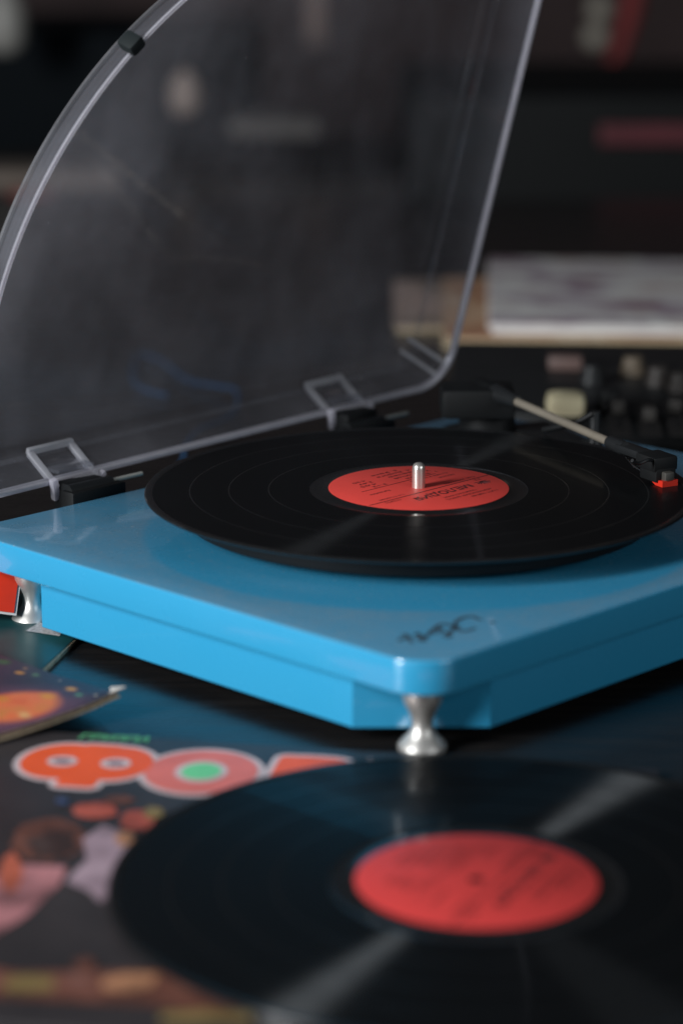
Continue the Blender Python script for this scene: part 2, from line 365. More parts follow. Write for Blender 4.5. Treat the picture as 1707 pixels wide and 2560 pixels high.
# head shell, cartridge
E2 = Vector((.2935, .085, AZ-.005))
bm = bmesh.new(); tube(bm, [E1 - adir*.003, E1 + adir*.010, E1 + adir*.014], [.0038, .0042, .0040], 20); obj('arm_connector', bm, BLACKP, arm, 40)
hs = bpy.data.objects.new('headshell', None); COL.objects.link(hs); hs.parent = arm
hd = (E2-E1); hd.z = 0; ha = math.atan2(hd.y, hd.x)
HM = Matrix.Translation(E1) @ Matrix.Rotation(ha, 4, 'Z')
hs.matrix_local = HM; hs.empty_display_size = .02
def hbox(name, c, s, mat, bev=.001, roty=0):
    bm = bmesh.new(); box(bm, c, s, 0, bev, Matrix.Rotation(roty, 4, 'Y')); return obj(name, bm, mat, hs, 35)
hbox('shell_body', (.028, 0, .0000), (.040, .0105, .0050), BLACKP, .0020); hbox('shell_hood', (.0435, 0, -.0012), (.019, .0160, .0085), BLACKM, .0018)
hbox('cartridge_body', (.0450, 0, -.0070), (.016, .0135, .0085), BLACKM, .0010)
hbox('cartridge_nose', (.0545, 0, -.0080), (.005, .0060, .0060), plain('grey_cartridge_badge', (.05,.046,.04), .5), .001)
bm = bmesh.new(); tube(bm, [(.018, -.0030, -.0040), (.030, -.0055, -.0068), (.041, -.005, -.0085)], .0006, 8); obj('lead_wire', bm, STEEL, hs, 40)
bm = bmesh.new(); tube(bm, spline([(.050, -.007, .001), (.052, -.012, .0025), (.053, -.019, .0015), (.054, -.024, .004)], 5), .0011, 8); obj('finger_lift', bm, BLACKP, hs, 40)
REDP = plain('orange_red_plastic', srgb(205, 44, 26), .45)
bm = bmesh.new(); pr = [(.0360, -.0070), (.0530, -.0142), (.0570, -.0142), (.0570, -.0095), (.0530, -.0098), (.0380, -.0055)]
loft(bm, [[(x, y, z) for x, z in pr] for y in (-.0052, .0052)]); obj('stylus_guard', bm, REDP, hs, 30)
# ---- lid (dust cover)
ro, ld = 0.02038374, 0.30057164
h_ = Vector((math.cos(ro), .006915, math.sin(ro))).normalized()
n0 = Vector((0, -1, 0)); n0 = (n0 - h_*n0.dot(h_)).normalized(); u0 = n0.cross(h_).normalized()
u_ = u0*math.cos(ld) + n0*math.sin(ld); nn_ = n0*math.cos(ld) - u0*math.sin(ld)
LM = Matrix((( h_.x, u_.x, nn_.x, .42259788), (h_.y, u_.y, nn_.y, DEP+.02323691), (h_.z, u_.z, nn_.z, ZT+.01384262), (0,0,0,1)))
XL, YT, RA, RC = -.405, .3357, .2428, .027
rim = []
def arc(cx, cy, r, a0, a1, n):
    for k in range(n+1):
        a = math.radians(a0 + (a1-a0)*k/n); rim.append((cx + r*math.cos(a), cy + r*math.sin(a)))
for k in range(1, 12): rim.append((XL+RC + (-.0-RC-XL-RC)*k/12, 0.0))
arc(-RC, RC, RC, -90, 0, 14)
for k in range(1, 8): rim.append((0.0, RC + (YT-.05-RC)*k/8))
arc(-.05, YT-.05, .05, 0, 90, 12)
arc(XL+RA, YT-RA, RA, 90, 180, 48)
arc(XL+RC, RC, RC, 180, 270, 14)
DL, TH = .033, .0026
draft = lambda m: .0075 + (.0175-.0075)*min(1, max(0, 1-max(0, m.y)))
def ring(ins, w):
    o = inset(rim, lambda m: draft(m)*ins[0] + ins[1]); return [(x, y, w) for x, y in o]
bm = bmesh.new()
outer = [ring((0, 0), -.0004), ring((.5, 0), -DL*.5), ring((.88, 0), -DL*.88)]
loft(bm, outer, False, False)
bend = [ring((.88, 0), -DL*.88), ring((1, .0012), -DL*.965), ring((1, .0035), -DL)]
b2 = bmesh.new(); loft(b2, bend, False, True)
obj_outer = obj('dust_cover', b2, ACRYL, tt, 35); obj_outer.matrix_local = LM
obj('side_wall', bm, ACRYL_WALL, obj_outer, 35)
bm = bmesh.new()
inner = [ring((.86, TH), -DL*.80), ring((1, TH+.0015), -DL+TH*1.25), ring((1, TH+.005), -DL+TH)]
loft(bm, inner, False, True); obj('inner_skin', bm, ACRYL, obj_outer, 35)
bm = bmesh.new(); loft(bm, [ring((0, TH), -.0004), ring((.5, TH), -DL*.5), ring((.86, TH), -DL*.80)], False, False); obj('inner_wall', bm, ACRYL, obj_outer, 35)
bm = bmesh.new(); loft(bm, [ring((0, 0), -.0004), ring((0, .0004), 0), ring((0, TH-.0004), 0), ring((0, TH+.0003), -.0006), ring((0, TH+.0003), -.0042)], False, False); obj('rim', bm, EDGE, obj_outer, 50)
bm = bmesh.new()
loft(bm, [ring((.72, -.0007), -DL*.72), ring((.78, -.0010), -DL*.78), ring((.84, -.0007), -DL*.84)], False, False); obj('bend_highlight', bm, ACRYL_HIGHLIGHT, obj_outer, 60)  # added pale strip, stands in for the highlight along the lid's bend
# moulded hinge sockets (clear open frames) and their black hinges
def beam(bm, a, b, w, t):
    a, b = Vector(a), Vector(b); d = (b-a); l = d.length; d.normalize()
    z = Vector((0,0,1)) if abs(d.z) < .9 else Vector((0,1,0)); y = z.cross(d).normalized(); z = d.cross(y)
    M = Matrix(((d.x, y.x, z.x, 0), (d.y, y.y, z.y, 0), (d.z, y.z, z.z, 0), (0,0,0,1)))
    box(bm, (a+b)/2, (l, w, t), 0, .0005, M)
for s0, s1 in ((-.3390, -.3085), (-.1120, -.0815)):
    bm = bmesh.new()
    for s in (s0, s1): beam(bm, (s, .0085, -.024), (s, -.0005, .0035), .0042, .0034)
    beam(bm, (s0-.0015, .0095, -.0245), (s1+.0015, .0095, -.0245), .0040, .0030)
    beam(bm, (s0, -.0005, .002), (s1, .0005, .002), .0040, .0030)
    obj('hinge_socket', bm, ACRYL_CLEAR, obj_outer, 35)
    bm = bmesh.new(); box(bm, ((s0+s1)/2, .0042, -.0110), (s1-s0-.004, .0022, .024), 0, .0004, Matrix.Rotation(-.30, 4, 'X')); obj('socket_web', bm, ACRYL_WALL, obj_outer, 35)
    for q0, q1, w in (((s0-.0025, .0050, .0018), (s0+.0008, -.0080, .0030), .0040), ((s1+.0065, .0012, .0008), (s1-.0010, -.0042, .0030), .0036)):
        bm = bmesh.new(); beam(bm, q0, q1, w, w); obj('socket_lip', bm, EDGE, obj_outer, 35)
# corner ribs
bm = bmesh.new(); beam(bm, (-.0045, .0155, -.002), (-.0175, .0245, -.029), .0030, .0030); obj('corner_rib', bm, ACRYL_CLEAR, obj_outer, 35)
bm = bmesh.new(); beam(bm, (-.0100, .0075, -.002), (-.0225, .0165, -.029), .0026, .0026); obj('corner_rib', bm, ACRYL_CLEAR, obj_outer, 35)
# rubber bumpers over the rim
for bx, by, rz in ((-.3345, .2655, 134), (-.012, .322, 45)):
    bm = bmesh.new(); box(bm, (0,0,0), (.0080, .0105, .0125), 0, .0028); o = obj('bumper', bm, RUBBER, obj_outer, 50)
    o.location = (bx, by, -.0032); o.rotation_euler = (0, 0, math.radians(rz))
# black hinges on the plinth's back edge
def PL(s, t, w): return LM @ Vector((s, t, w))
for s0, s1 in ((-.3390, -.3085), (-.1120, -.0815)):
    hg = bpy.data.objects.new('hinge', None); COL.objects.link(hg); hg.parent = tt; hg.empty_display_size = .02
    xm = .42259788 + (s0+s1)/2
    bm = bmesh.new()
    a = PL((s0+s1)/2, 0, 0)
    box(bm, (xm, a.y-.006, a.z-.0065), (.0275, .016, .016), 0, .0015); obj('hinge_arm', bm, BLACKM, hg, 35)
    bm = bmesh.new(); box(bm, (xm+.002, DEP+.0060, ZT-.006), (.040, .011, .0240), 0, .0015); obj('hinge_bracket', bm, BLACKM, hg, 35)
    bm = bmesh.new(); tube(bm, [(xm-.016, DEP+.0075, ZT+.0050), (xm+.016, DEP+.0075, ZT+.0050)], .0042, 16); obj('hinge_barrel', bm, BLACKP, hg, 40)
    bm = bmesh.new(); tube(bm, [(xm+.016, DEP+.0075, ZT+.0062), (xm+.040, DEP+.0075, ZT+.0062)], .0013, 12); obj('hinge_pin', bm, plain('dull_nickel', (.55,.55,.50), .5, .4), hg, 40)

# ------------------------------------------------------------------ records
def record(name, label, loc, rz, paper, VINYL):
    t = thing(name, label, 'record', loc, rz)
    bm = bmesh.new(); lathe(bm, [(0, 0), (.150, 0), (.1512, .0006), (.1515, .0012), (.1508, .0021), (.1495, .0022), (.1470, .0016)], 160); obj('outer_edge', bm, VINYL_SMOOTH, t, 40)
    bm = bmesh.new(); lathe(bm, [(.1470, .00162), (.0605, .00162)], 160); obj('grooves', bm, VINYL, t)
    bm = bmesh.new(); lathe(bm, [(.0605, .00160), (.0600, .00145), (.0520, .00150), (.0510, .0018), (.049, .0021), (.0, .0021)], 128); obj('dead_wax', bm, VINYL_SMOOTH, t, 60)
    for r in (.0830, .1050, .1265):
        bm = bmesh.new(); lathe(bm, [(r-.0004, .00163), (r-.0002, .00166), (r+.0002, .00166), (r+.0004, .00163)], 160); obj('track_gap', bm, VINYL_SMOOTH, t)
    bm = bmesh.new(); lathe(bm, [(.0032, .0023), (.0496, .0023), (.0500, .0021)], 128); lb = obj('paper_label', bm, paper, t, 40)
    return t, lb
def T2(x, y, rz=0, z=.00245): return Matrix.Translation((x, y, z)) @ Matrix.Rotation(rz, 4, 'Z')
def label_print(lb, parent_rz):
    bm = bmesh.new()
    text_bm(bm, 'МЕЛОДИЯ', .0085, T2(-.024, .0145), .00012, .15, width=.046)
    for s, x, y, sz, w in (('ГОСТ 5289-80', -.026, .034, .0028, .021), ('АПРЕЛЕВСКИЙ ЗАВОД', -.026, .0295, .0028, .036), ('ГРАМПЛАСТИНОК', -.018, .0252, .0028, .026),
                           ('33', -.0385, .0105, .0034, .005), ('СТЕРЕО', .027, .0105, .003, .012), ('С60 23981 005', -.040, .0045, .0028, .025), ('1-я сторона', .018, .0045, .0028, .019),
                           ('ПЕСНИ', -.036, -.0075, .003, .012), ('Слова и музыка', -.036, -.0125, .0028, .030), ('Ансамбль', .016, -.0075, .003, .016),
                           ('1. Весна        3.12', -.034, -.019, .0034, .052), ('2. Улица       4.05', -.033, -.0235, .0034, .056), ('3. Вечер       3.47', -.030, -.028, .0034, .050), ('4. Дорога      4.20', -.026, -.0325, .0034, .046), ('5. Река', -.02, -.037, .003, .02)):
        text_bm(bm, s, sz, T2(x, y), 0, 0, width=w)
    box(bm, (0, .0088, .0024), (.0965, .0006, .0001)); box(bm, (0, -.0148, .0024), (.060, .00035, .0001))
    # spray emblem beside the name
    for k in range(7):
        a = math.radians(-65 + k*130/6); box(bm, (-.0335 + .0030*math.sin(a), .0165 + .0030*math.cos(a)*.8, .0024), (.0006, .0052, .0001), -a)
    box(bm, (-.0335, .0158, .0024), (.010, .0005, .0001))
    return obj('lettering', bm, INK, lb)
r1, lb = record('vinyl_record', 'black record with red label lying on the blue player', (0.04266944, 1.41489931, ZR-.0023), math.radians(225.5), LABEL, VINYL_DULL)
label_print(lb, 0)
# ---- printed sleeve under the loose record
SA = math.radians(-10.3); SL = .0035
sv = thing('record_sleeve', 'dark record sleeve with orange bubble letters under the loose record', 'record sleeve', (-.160, 1.206, 0), SA)
SI = (Matrix.Translation((-.160, 1.206, 0)) @ Matrix.Rotation(SA, 4, 'Z')).inverted()
def SP(px, py): p = SI @ G(px, py, SL); return (p.x, p.y)
def mat_cover():
    t = NT('dark_printed_card'); c = t.coord()
    t.p(Base_Color=t.ramp(t.noise(14, 5, c), [(.3, (.020,.018,.020)), (.7, (.040,.034,.036))]), Roughness=.42); return t.m
COVER = mat_cover()
bm = bmesh.new(); prism(bm, roundrect(0, -.312, .312, 0, (.001,)*4, 2), .0002, SL, .0003, .0003); obj('card', bm, COVER, sv, 30)
ORANGE = plain('orange_print', srgb(238, 92, 44), .45, var=.10, scale=30); WHITEP = plain('pale_outline_print', srgb(205, 188, 190), .5); GREENP = plain('mint_print', srgb(110, 205, 145), .5)
PINKO = plain('salmon_print', srgb(222, 116, 106), .45)
def shapes(grow):
    g = grow
    ph = [ellipse(.0380, -.0395, .0200+g, .0235+g), ellipse(.0615, -.0385, .0185+g, .0225+g), roundrect(.0425-g, -.0715-g, .0610+g, -.0150+g, (.003+g,)*4, 5)]
    oo = [ellipse(.1045, -.0420, .0262+g, .0285+g, 56)]
    pp = [roundrect(.1365-g, -.0720-g, .1520+g, -.0135+g, (.004+g,)*4, 5), ellipse(.1590, -.0290, .0165+g, .0160+g), roundrect(.145-g, -.0450-g, .160+g, -.0130+g, (.003+g,)*4, 4)]
    yy = [[(.1800-g, -.0130+g), (.1960+g, -.0130+g), (.2040, -.0330), (.2120-g, -.0130+g), (.2260+g, -.0130+g), (.2060+g, -.0720-g), (.1900-g, -.0720-g), (.1960, -.0500)]]
    mm = [[(.2300-g, -.0720-g), (.2300-g, -.0130+g), (.2440+g, -.0130+g), (.2550, -.0330+g), (.2660-g, -.0130+g), (.2800+g, -.0130+g), (.2800+g, -.0720-g), (.2680-g, -.0720-g), (.2680-g, -.0400-g), (.2550, -.0560-g), (.2420+g, -.0400-g), (.2420+g, -.0720-g)]]
    return ph, oo, pp, yy, mm
zz = SL + .00012
for i, (wo, co) in enumerate(zip(shapes(.0032), shapes(0))):
    bm = bmesh.new()
    for k, s in enumerate(wo): sheet(bm, s, zz + .00002*k)
    let = obj('letter', bm, WHITEP, sv)
    bm = bmesh.new()
    for k, s in enumerate(co): sheet(bm, s, zz + .00016 + .00002*k)
    obj('letter_fill', bm, PINKO if i == 1 else ORANGE, let)
bm = bmesh.new()
for cx, cy in ((.0375, -.0400), (.0628, -.0385)): sheet(bm, ellipse(cx, cy, .0072, .0068), zz+.0003)
o = obj('letter_hole_outline', bm, WHITEP, sv)
bm = bmesh.new()
for cx, cy in ((.0375, -.0400), (.0628, -.0385)): sheet(bm, ellipse(cx, cy, .0042, .0030), zz+.0004)
obj('letter_hole', bm, plain('mauve_print', srgb(120, 92, 104), .5), o)
bm = bmesh.new(); sheet(bm, ellipse(.1045, -.0420, .0122, .0140), zz+.0003); o = obj('letter_hole_outline', bm, WHITEP, sv)
bm = bmesh.new(); sheet(bm, ellipse(.1045, -.0420, .0092, .0108), zz+.0004); obj('letter_hole', bm, GREENP, o)
bm = bmesh.new(); text_bm(bm, 'ГРУППА', .0105, Matrix.Translation((.0362, -.0085, zz+.0002)) @ Matrix.Rotation(.03, 4, 'Z'), .0001, .2, width=.034); obj('green_lettering', bm, GREENP, sv)
def C3(x, y): return SP(x*.574, 1800+y*.574)
def cm(n, r, g, b):
    t = NT(n); c = srgb(r, g, b); v = t.noise(38, 6); f = lambda k, e=0: tuple(min(1, x*k+e) for x in c)
    t.p(Base_Color=t.ramp(v, [(.32, f(.22, .006)), (.45, f(.62)), (.58, f(.85)), (.70, f(.95, .03))]), Roughness=.5); return t.m
BROWN, SKIN, PINK, LILAC, BRICK, OLIVE, TAN, NAVY = (cm('brown_print', 118, 74, 62), cm('skin_print', 205, 108, 84), cm('pink_print', 196, 132, 136), cm('lilac_print', 176, 150, 162),
    cm('brick_print', 190, 92, 76), cm('olive_print', 138, 118, 74), cm('tan_print', 196, 140, 104), cm('slate_blue_print', 70, 84, 120))
def blob(cx, cy, rx, ry, n=24, jag=.12, a=0):
    return [C3(cx + rx*math.cos(2*math.pi*k/n+a)*(1+random.uniform(-jag, jag)), cy + ry*math.sin(2*math.pi*k/n+a)*(1+random.uniform(-jag, jag))) for k in range(n)]
prints = [(BROWN, blob(215, 520, 165, 95)), (cm('dark_hair_print', 70, 50, 46), blob(225, 545, 105, 60, 24, .25)), (PINK, [C3(*q) for q in [(-160,760),(-20,680),(100,632),(290,640),(265,715),(110,860),(-40,950),(-200,1010)]]),
          (SKIN, blob(48, 665, 50, 88)), (LILAC, [C3(*q) for q in [(285,705),(380,610),(360,520),(450,460),(560,500),(640,640),(520,720),(440,800),(385,745)]]),
          (TAN, blob(545, 520, 42, 32)), (BRICK, blob(415, 397, 100, 34)), (BRICK, blob(600, 442, 78, 44)), (BROWN, blob(520, 352, 70, 18)), (OLIVE, blob(668, 408, 44, 26)), (NAVY, blob(272, 358, 30, 16)),
          (BROWN, blob(370, 1070, 50, 26)), (BROWN, [C3(*q) for q in [(-40,1080),(60,1105),(680,1100),(780,1150),(1000,1240),(1100,1330),(640,1250),(-60,1215)]]),
          (OLIVE, [C3(*q) for q in [(25,1135),(120,1118),(235,1130),(235,1185),(110,1195),(20,1185)]]), (TAN, [C3(*q) for q in [(445,1140),(560,1112),(690,1118),(660,1170),(560,1190),(450,1185)]]),
          (OLIVE, [C3(*q) for q in [(700,1290),(900,1275),(1100,1290),(1100,1330),(700,1330)]])]
for k, (m, pts) in enumerate(prints):
    bm = bmesh.new(); sheet(bm, pts, SL + .0001 + .00006*k); obj('cover_picture', bm, m, sv)
# loose record on that sleeve
r2, lb2 = record('vinyl_record', 'loose black record with red label lying nearest, on the printed sleeve', (0.05541329, 1.00836199, SL+.0019), math.radians(245), LABEL_B, VINYL)
label_print(lb2, 0)
# white paper peeping out at the bottom
p = thing('paper_sheet', 'plain white paper sheet at the very bottom left, below the sleeve', 'paper', (-.31, .812, 0), SA)
bm = bmesh.new(); prism(bm, roundrect(0, -.10, .27, .098, (.001,)*4, 2), 0.0002, .0012); obj('sheet', bm, WHITEPAPER, p)
# ------------------------------------------------------------------ space-picture sleeve at left
cn = G(300, 1738, .013); e_a = (G(0, 1622, .010) - cn); e_a.z = 0; e_a.normalize(); e_b = Vector((-e_a.y, e_a.x, 0))
if e_b.y > 0: e_b = -e_b
SM = Matrix(((e_a.x, -e_b.x*0+e_b.x, 0, cn.x), (e_a.y, e_b.y, 0, cn.y), (0,0,1,0), (0,0,0,1)))
ss = thing('record_sleeve', 'worn navy sleeve with an orange planet and stars, its corner lifted', 'record sleeve', (0,0,0))
ss.matrix_world = Matrix.Translation((cn.x, cn.y, 0)) @ Matrix.Rotation(math.atan2(e_a.y, e_a.x), 4, 'Z')
SSI = ss.matrix_world.inverted()
def Q(px, py, z=.0105): p = SSI @ G(px, py, z); return (p.x, p.y)
def mat_space():
    t = NT('space_picture_print'); c = t.coord()
    col = t.ramp(t.noise(9, 5, c), [(.3, (.020,.020,.034)), (.7, (.045,.040,.060))])
    pc = Q(15, 1782)
    halo = t.disc(c, Q(10, 1775), .047, .55); col = t.mix(t.math('MULTIPLY', halo, t.maprange(t.noise(40, 4, c), .3, .7, .5, .95)), col, (.16,.065,.10))
    pl = t.disc(c, Q(35, 1762), .0235, .28, 1.05, 1.1); pcol = t.ramp(t.noise(55, 5, c), [(.3, (.62,.10,.03)), (.5, (.72,.17,.06)), (.72, (.50,.22,.05))])
    col = t.mix(pl, col, pcol)
    pl2 = t.disc(c, Q(118, 1738), .0075, .7); col = t.mix(t.math('MULTIPLY', pl2, .6), col, (.60,.16,.07))
    for px, py, r, cc in ((120,1742,.0058,(.62,.26,.03)), (179,1726,.0040,(.60,.28,.05)), (50,1672,.0036,(.50,.22,.04)), (90,1680,.0028,(.10,.20,.10)), (198,1744,.0028,(.10,.26,.14)), (62,1784,.0046,(.66,.40,.16)), (64,1660,.0020,(.30,.16,.08)), (4,1741,.006,(.60,.22,.03)), (8,1640,.006,(.03,.10,.04)), (240,1752,.0012,(.5,.45,.35)), (150,1700,.0010,(.5,.45,.4))):
        col = t.mix(t.disc(c, Q(px, py), r, .7, 1.3, .8), col, cc)
    wear = t.maprange(t.noise(130, 6, c), .66, .78, 0, .35); col = t.mix(wear, col, (.22,.19,.17))
    t.p(Base_Color=col, Roughness=.42); return t.m
SPACE = mat_space()
# sign of second edge in the local frame
eb = SSI.to_3x3() @ e_b; sy = 1 if eb.y > 0 else -1
def curl(x, y):
    d = math.hypot(x, y); return .0045 + .0085*math.exp(-(d/.09)**1.3) + .0025*math.exp(-(d/.012)**2)
bmT, bmS = bmesh.new(), bmesh.new(); NN = 36; LEN = .30; grid = {}
def gp(i): t = i/NN; return LEN*t*t*.6 + LEN*t*.4
for i in range(NN+1):
    for j in range(NN+1):
        x, y = gp(i), gp(j)
        x2 = x + .0012*math.exp(-((y)/.015)**2)*0 + (.0006*math.sin(y*90) if i == 0 else 0); y2 = y + (.0005*math.sin(x*120+1) if j == 0 else 0)
        grid[i, j] = (x2, sy*y2, curl(x, y))
TV = {k: bmT.verts.new(v) for k, v in grid.items()}
for i in range(NN):
    for j in range(NN): bmT.faces.new((TV[i, j], TV[i+1, j], TV[i+1, j+1], TV[i, j+1]))
obj('front_cover', bmT, SPACE, ss, 60)
for layer, (dz, ex) in enumerate(((-.0004, .0), (-.0013, -.0012), (-.0026, .0004))):
    b = bmesh.new(); th = (.0007, .0010, .0010)[layer]
    lo, up = {}, {}
    for (i, j), (x, y, z) in grid.items():
        xx = x - ex*(i == 0); yy = y - sy*ex*(j == 0)
        up[i, j] = b.verts.new((xx, yy, z+dz)); lo[i, j] = b.verts.new((xx, yy, z+dz-th))
    for i in range(NN):
        for j in range(NN):
            b.faces.new((up[i, j], up[i+1, j], up[i+1, j+1], up[i, j+1])); b.faces.new((lo[i, j], lo[i, j+1], lo[i+1, j+1], lo[i+1, j]))
    edge = [(0, j) for j in range(NN+1)] + [(i, NN) for i in range(1, NN+1)] + [(NN, j) for j in range(NN-1, -1, -1)] + [(i, 0) for i in range(NN-1, 0, -1)]
    for a, c in zip(edge, edge[1:]+edge[:1]): b.faces.new((up[a], up[c], lo[c], lo[a]))
    obj('card_layer', b, CARD if layer != 1 else plain('brown_inner_card', (.16,.10,.06), .85), ss, 30)
# frayed white corner
bm = bmesh.new(); z0 = curl(0, 0)
f = [(-.0020, -sy*.0022, z0+.0022), (.008, sy*.0002, z0-.0003), (.004, sy*.002, z0+.0003), (.0002, sy*.006, z0+.0001)]
v = [bm.verts.new(q) for q in f] + [bm.verts.new((q[0], q[1], q[2]-.0007)) for q in f]
bm.faces.new(v[:4]); bm.faces.new(v[7:3:-1])
for k in range(4): bm.faces.new((v[k], v[(k+1)%4], v[4+(k+1)%4], v[4+k]))
obj('frayed_corner', bm, plain('frayed_card', (.60,.57,.53), .9), ss)
# ------------------------------------------------------------------ teal sleeve half under the player, red cover
tp = [G(190, 1598, .003), G(112, 1672, .003)]
d = (tp[1]-tp[0]).normalized(); ta = math.atan2(d.y, d.x)
def mat_teal():
    t = NT('teal_print'); c = t.coord(); t.p(Base_Color=t.ramp(t.noise(12, 6, c), [(.25, (.008,.020,.022)), (.5, (.006,.050,.055)), (.75, (.010,.085,.085))]), Roughness=.4)
    return t.m
ts = thing('record_sleeve', 'dark teal sleeve half tucked under the blue player at left', 'record sleeve', (tp[0].x, tp[0].y, 0), ta)
bm = bmesh.new(); prism(bm, roundrect(-.075, -.20, .10, 0, (.001,)*4, 2), .0003, .0026, .0003); obj('card', bm, CARD, ts, 30)
bm = bmesh.new(); prism(bm, roundrect(-.0745, -.1995, .0995, -.0010, (.001,)*4, 2), .0027, .0031); obj('front_cover', bm, mat_teal(), ts, 30)
stp = [SS for SS in (G(64, 1577, .0034), G(98, 1556, .0034), G(160, 1570, .0034), G(150, 1590, .0034))]
bm = bmesh.new(); bi = Matrix.Rotation(-ta, 4, 'Z')
sheet(bm, [tuple((bi @ (q - Vector((tp[0].x, tp[0].y, 0))))[:2]) for q in stp][::-1], .0034); obj('price_sticker', bm, plain('speckled_sticker', (.42,.41,.40), .7, var=.5, scale=600), ts)
pc = G(-62, 1560, 0.0) + Vector((.0065, -.012, .0))
rc = thing('record_sleeve', 'orange red sleeve corner leaning at the left frame border', 'record sleeve', (pc.x, pc.y, .0060), math.radians(12))
RT = Matrix.Rotation(math.radians(-24), 4, 'X') @ Matrix.Rotation(math.radians(11), 4, 'Y')
for nm, m_, s_, off in (('card', WHITEPAPER, (.0760, .0020, .0440), 0.0), ('front_cover', plain('orange_red_print', srgb(214, 52, 26), .45), (.0730, .0005, .0415), -.0015)):
    bm = bmesh.new(); box(bm, (-.0205, off, .0265), s_, 0, .0002)
    bmesh.ops.transform(bm, matrix=RT, verts=bm.verts[:]); obj(nm, bm, m_, rc, 30)
# ------------------------------------------------------------------ blue cable behind the player
cb = [G(438, 1175, .0), G(458, 1150, .005), G(466, 1115, .012), G(500, 1075, .012), G(560, 1050, .010), G(592, 1020, .010), G(590, 975, .010), G(540, 965, .006), G(470, 950, .004), G(400, 900, .004), G(345, 890, .004), G(340, 960, .004), G(420, 990, .003)]
bm = bmesh.new(); tube(bm, spline(cb, 8), .0017, 10); tag(obj('cable', bm, plain('blue_cable', (.003,.03,.08), .6), None, 60), 'thin blue cable looping on the table behind the open lid', 'cable')

# ------------------------------------------------------------------ mixer console behind
mx = thing('mixing_console', 'black mixing console with small knobs behind the tonearm', 'mixer', (0.30, 2.00, 0), math.radians(-4))
bm = bmesh.new(); prism(bm, roundrect(-.215, -.19, .30, .075, (.008,)*4, 4), .0008, .024, .003); obj('body', bm, plain('black_console', (.010,.011,.012), .45), mx, 30)
mi = mx.matrix_basis.inverted() if False else (Matrix.Translation((0.30, 2.00, 0)) @ Matrix.Rotation(math.radians(-4), 4, 'Z')).inverted()
def M2(px, py, z=.0245): return mi @ G(px, py, z)
STRIP = plain('grey_console_panel', (.020,.018,.017), .6)
for px in (1545, 1620, 1690, 1765):
    a = M2(px, 1050); bm = bmesh.new(); box(bm, (a.x, a.y+.005, .0247), (.0150, .11, .0010), 0, .0003); obj('channel_strip', bm, STRIP, mx)
    bm = bmesh.new(); box(bm, (a.x, a.y+.01, .0256), (.0022, .075, .0006)); obj('fader_slot', bm, BLACKP, mx)
    bm = bmesh.new(); box(bm, (a.x, a.y+.012+random.uniform(-.02, .02), .0305), (.0085, .013, .009), 0, .0015); obj('fader_cap', bm, plain('fader_cap_grey', (.06,.055,.05), .4), mx, 30)
KN = plain('knob_grey', (.035,.030,.027), .5); 
for px, py, m in ((1582, 905, plain('knob_beige', (.11,.085,.06), .5)), (1700, 945, KN), (1645, 930, KN), (1480, 925, BLACKP), (1520, 985, BLACKP)):
    a = M2(px, py, .034); bm = bmesh.new(); lathe(bm, [(0, 0), (.0095, 0), (.0092, .006), (.0078, .007), (.0074, .0125), (.0065, .0135), (0, .0135)], 28); o = obj('knob', bm, m, mx, 35); o.location = (a.x, a.y, .0246)
a = M2(1412, 1020, .030); bm = bmesh.new(); box(bm, (a.x, a.y, .0330), (.0275, .024, .0170), 0, .0065); obj('cue_button', bm, plain('cream_button', (.95,.80,.52), .25), mx, 40)
a = M2(1412, 905, .030); bm = bmesh.new(); box(bm, (a.x, a.y, .0300), (.026, .020, .011), 0, .003); obj('cue_button', bm, plain('dull_rose_button', (.11,.07,.062), .5), mx, 40)

# ------------------------------------------------------------------ magazines behind
def magazine(name, label, c, sx, sy, z0, z1, rz, cols, edge, scale):
    t = thing(name, label, 'magazine', (c[0], c[1], z0), rz)
    h = z1-z0; n = max(2, int(h/.005))
    for k in range(n):
        bm = bmesh.new(); j = random.uniform(-.003, .003)
        prism(bm, roundrect(0+j, 0, sx, sy+j, (.002,)*4, 2), k*h/n+.0002, (k+1)*h/n-.0003, .0008, .0008); obj('page_block', bm, edge, t, 30)
    tt_ = NT('magazine_print'); cc = tt_.coord(); mp = tt_.add('ShaderNodeMapping'); tt_.t.links.new(cc, mp.inputs[0]); mp.inputs['Scale'].default_value = scale
    tt_.p(Base_Color=tt_.ramp(tt_.noise(1.0, 3, mp.outputs[0]), cols), Roughness=.5)
    bm = bmesh.new(); prism(bm, roundrect(-.001, -.001, sx+.001, sy+.001, (.002,)*4, 2), h, h+.0014, .0004); obj('front_cover', bm, tt_.m, t, 30)
    return t
EDG = plain('yellowed_page_edge', (.42,.33,.20), .8, var=.2, scale=200)
a = G(1150, 874, 0)
magazine('magazine', 'worn tan magazine underneath the pale one at the back', (a.x-.012, a.y+.002), .40, .30, .0005, .009, math.radians(-2),
         [(.30, (.20,.06,.045)), (.48, (.38,.22,.13)), (.62, (.50,.38,.28))], EDG, (14, 9, 1))
b = G(1225, 838, .010)
magazine('magazine', 'pale printed magazine lying on top of the tan one at the back', (b.x, b.y), .42, .345, .0108, .0190, math.radians(-3),
         [(.36, (.17,.09,.11)), (.44, (.30,.25,.29)), (.52, (.52,.51,.50)), (.60, (.44,.41,.40)), (.68, (.30,.17,.16))], WHITEPAPER, (9, 17, 1))
c = G(985, 835, 0)
magazine('magazine', 'dusty pink magazine seen through the corner of the lid', (c.x, c.y), .060, .24, .0008, .0060, math.radians(-1),
         [(.33, (.10,.09,.06)), (.5, (.34,.25,.21)), (.7, (.44,.33,.29))], EDG, (12, 9, 1))

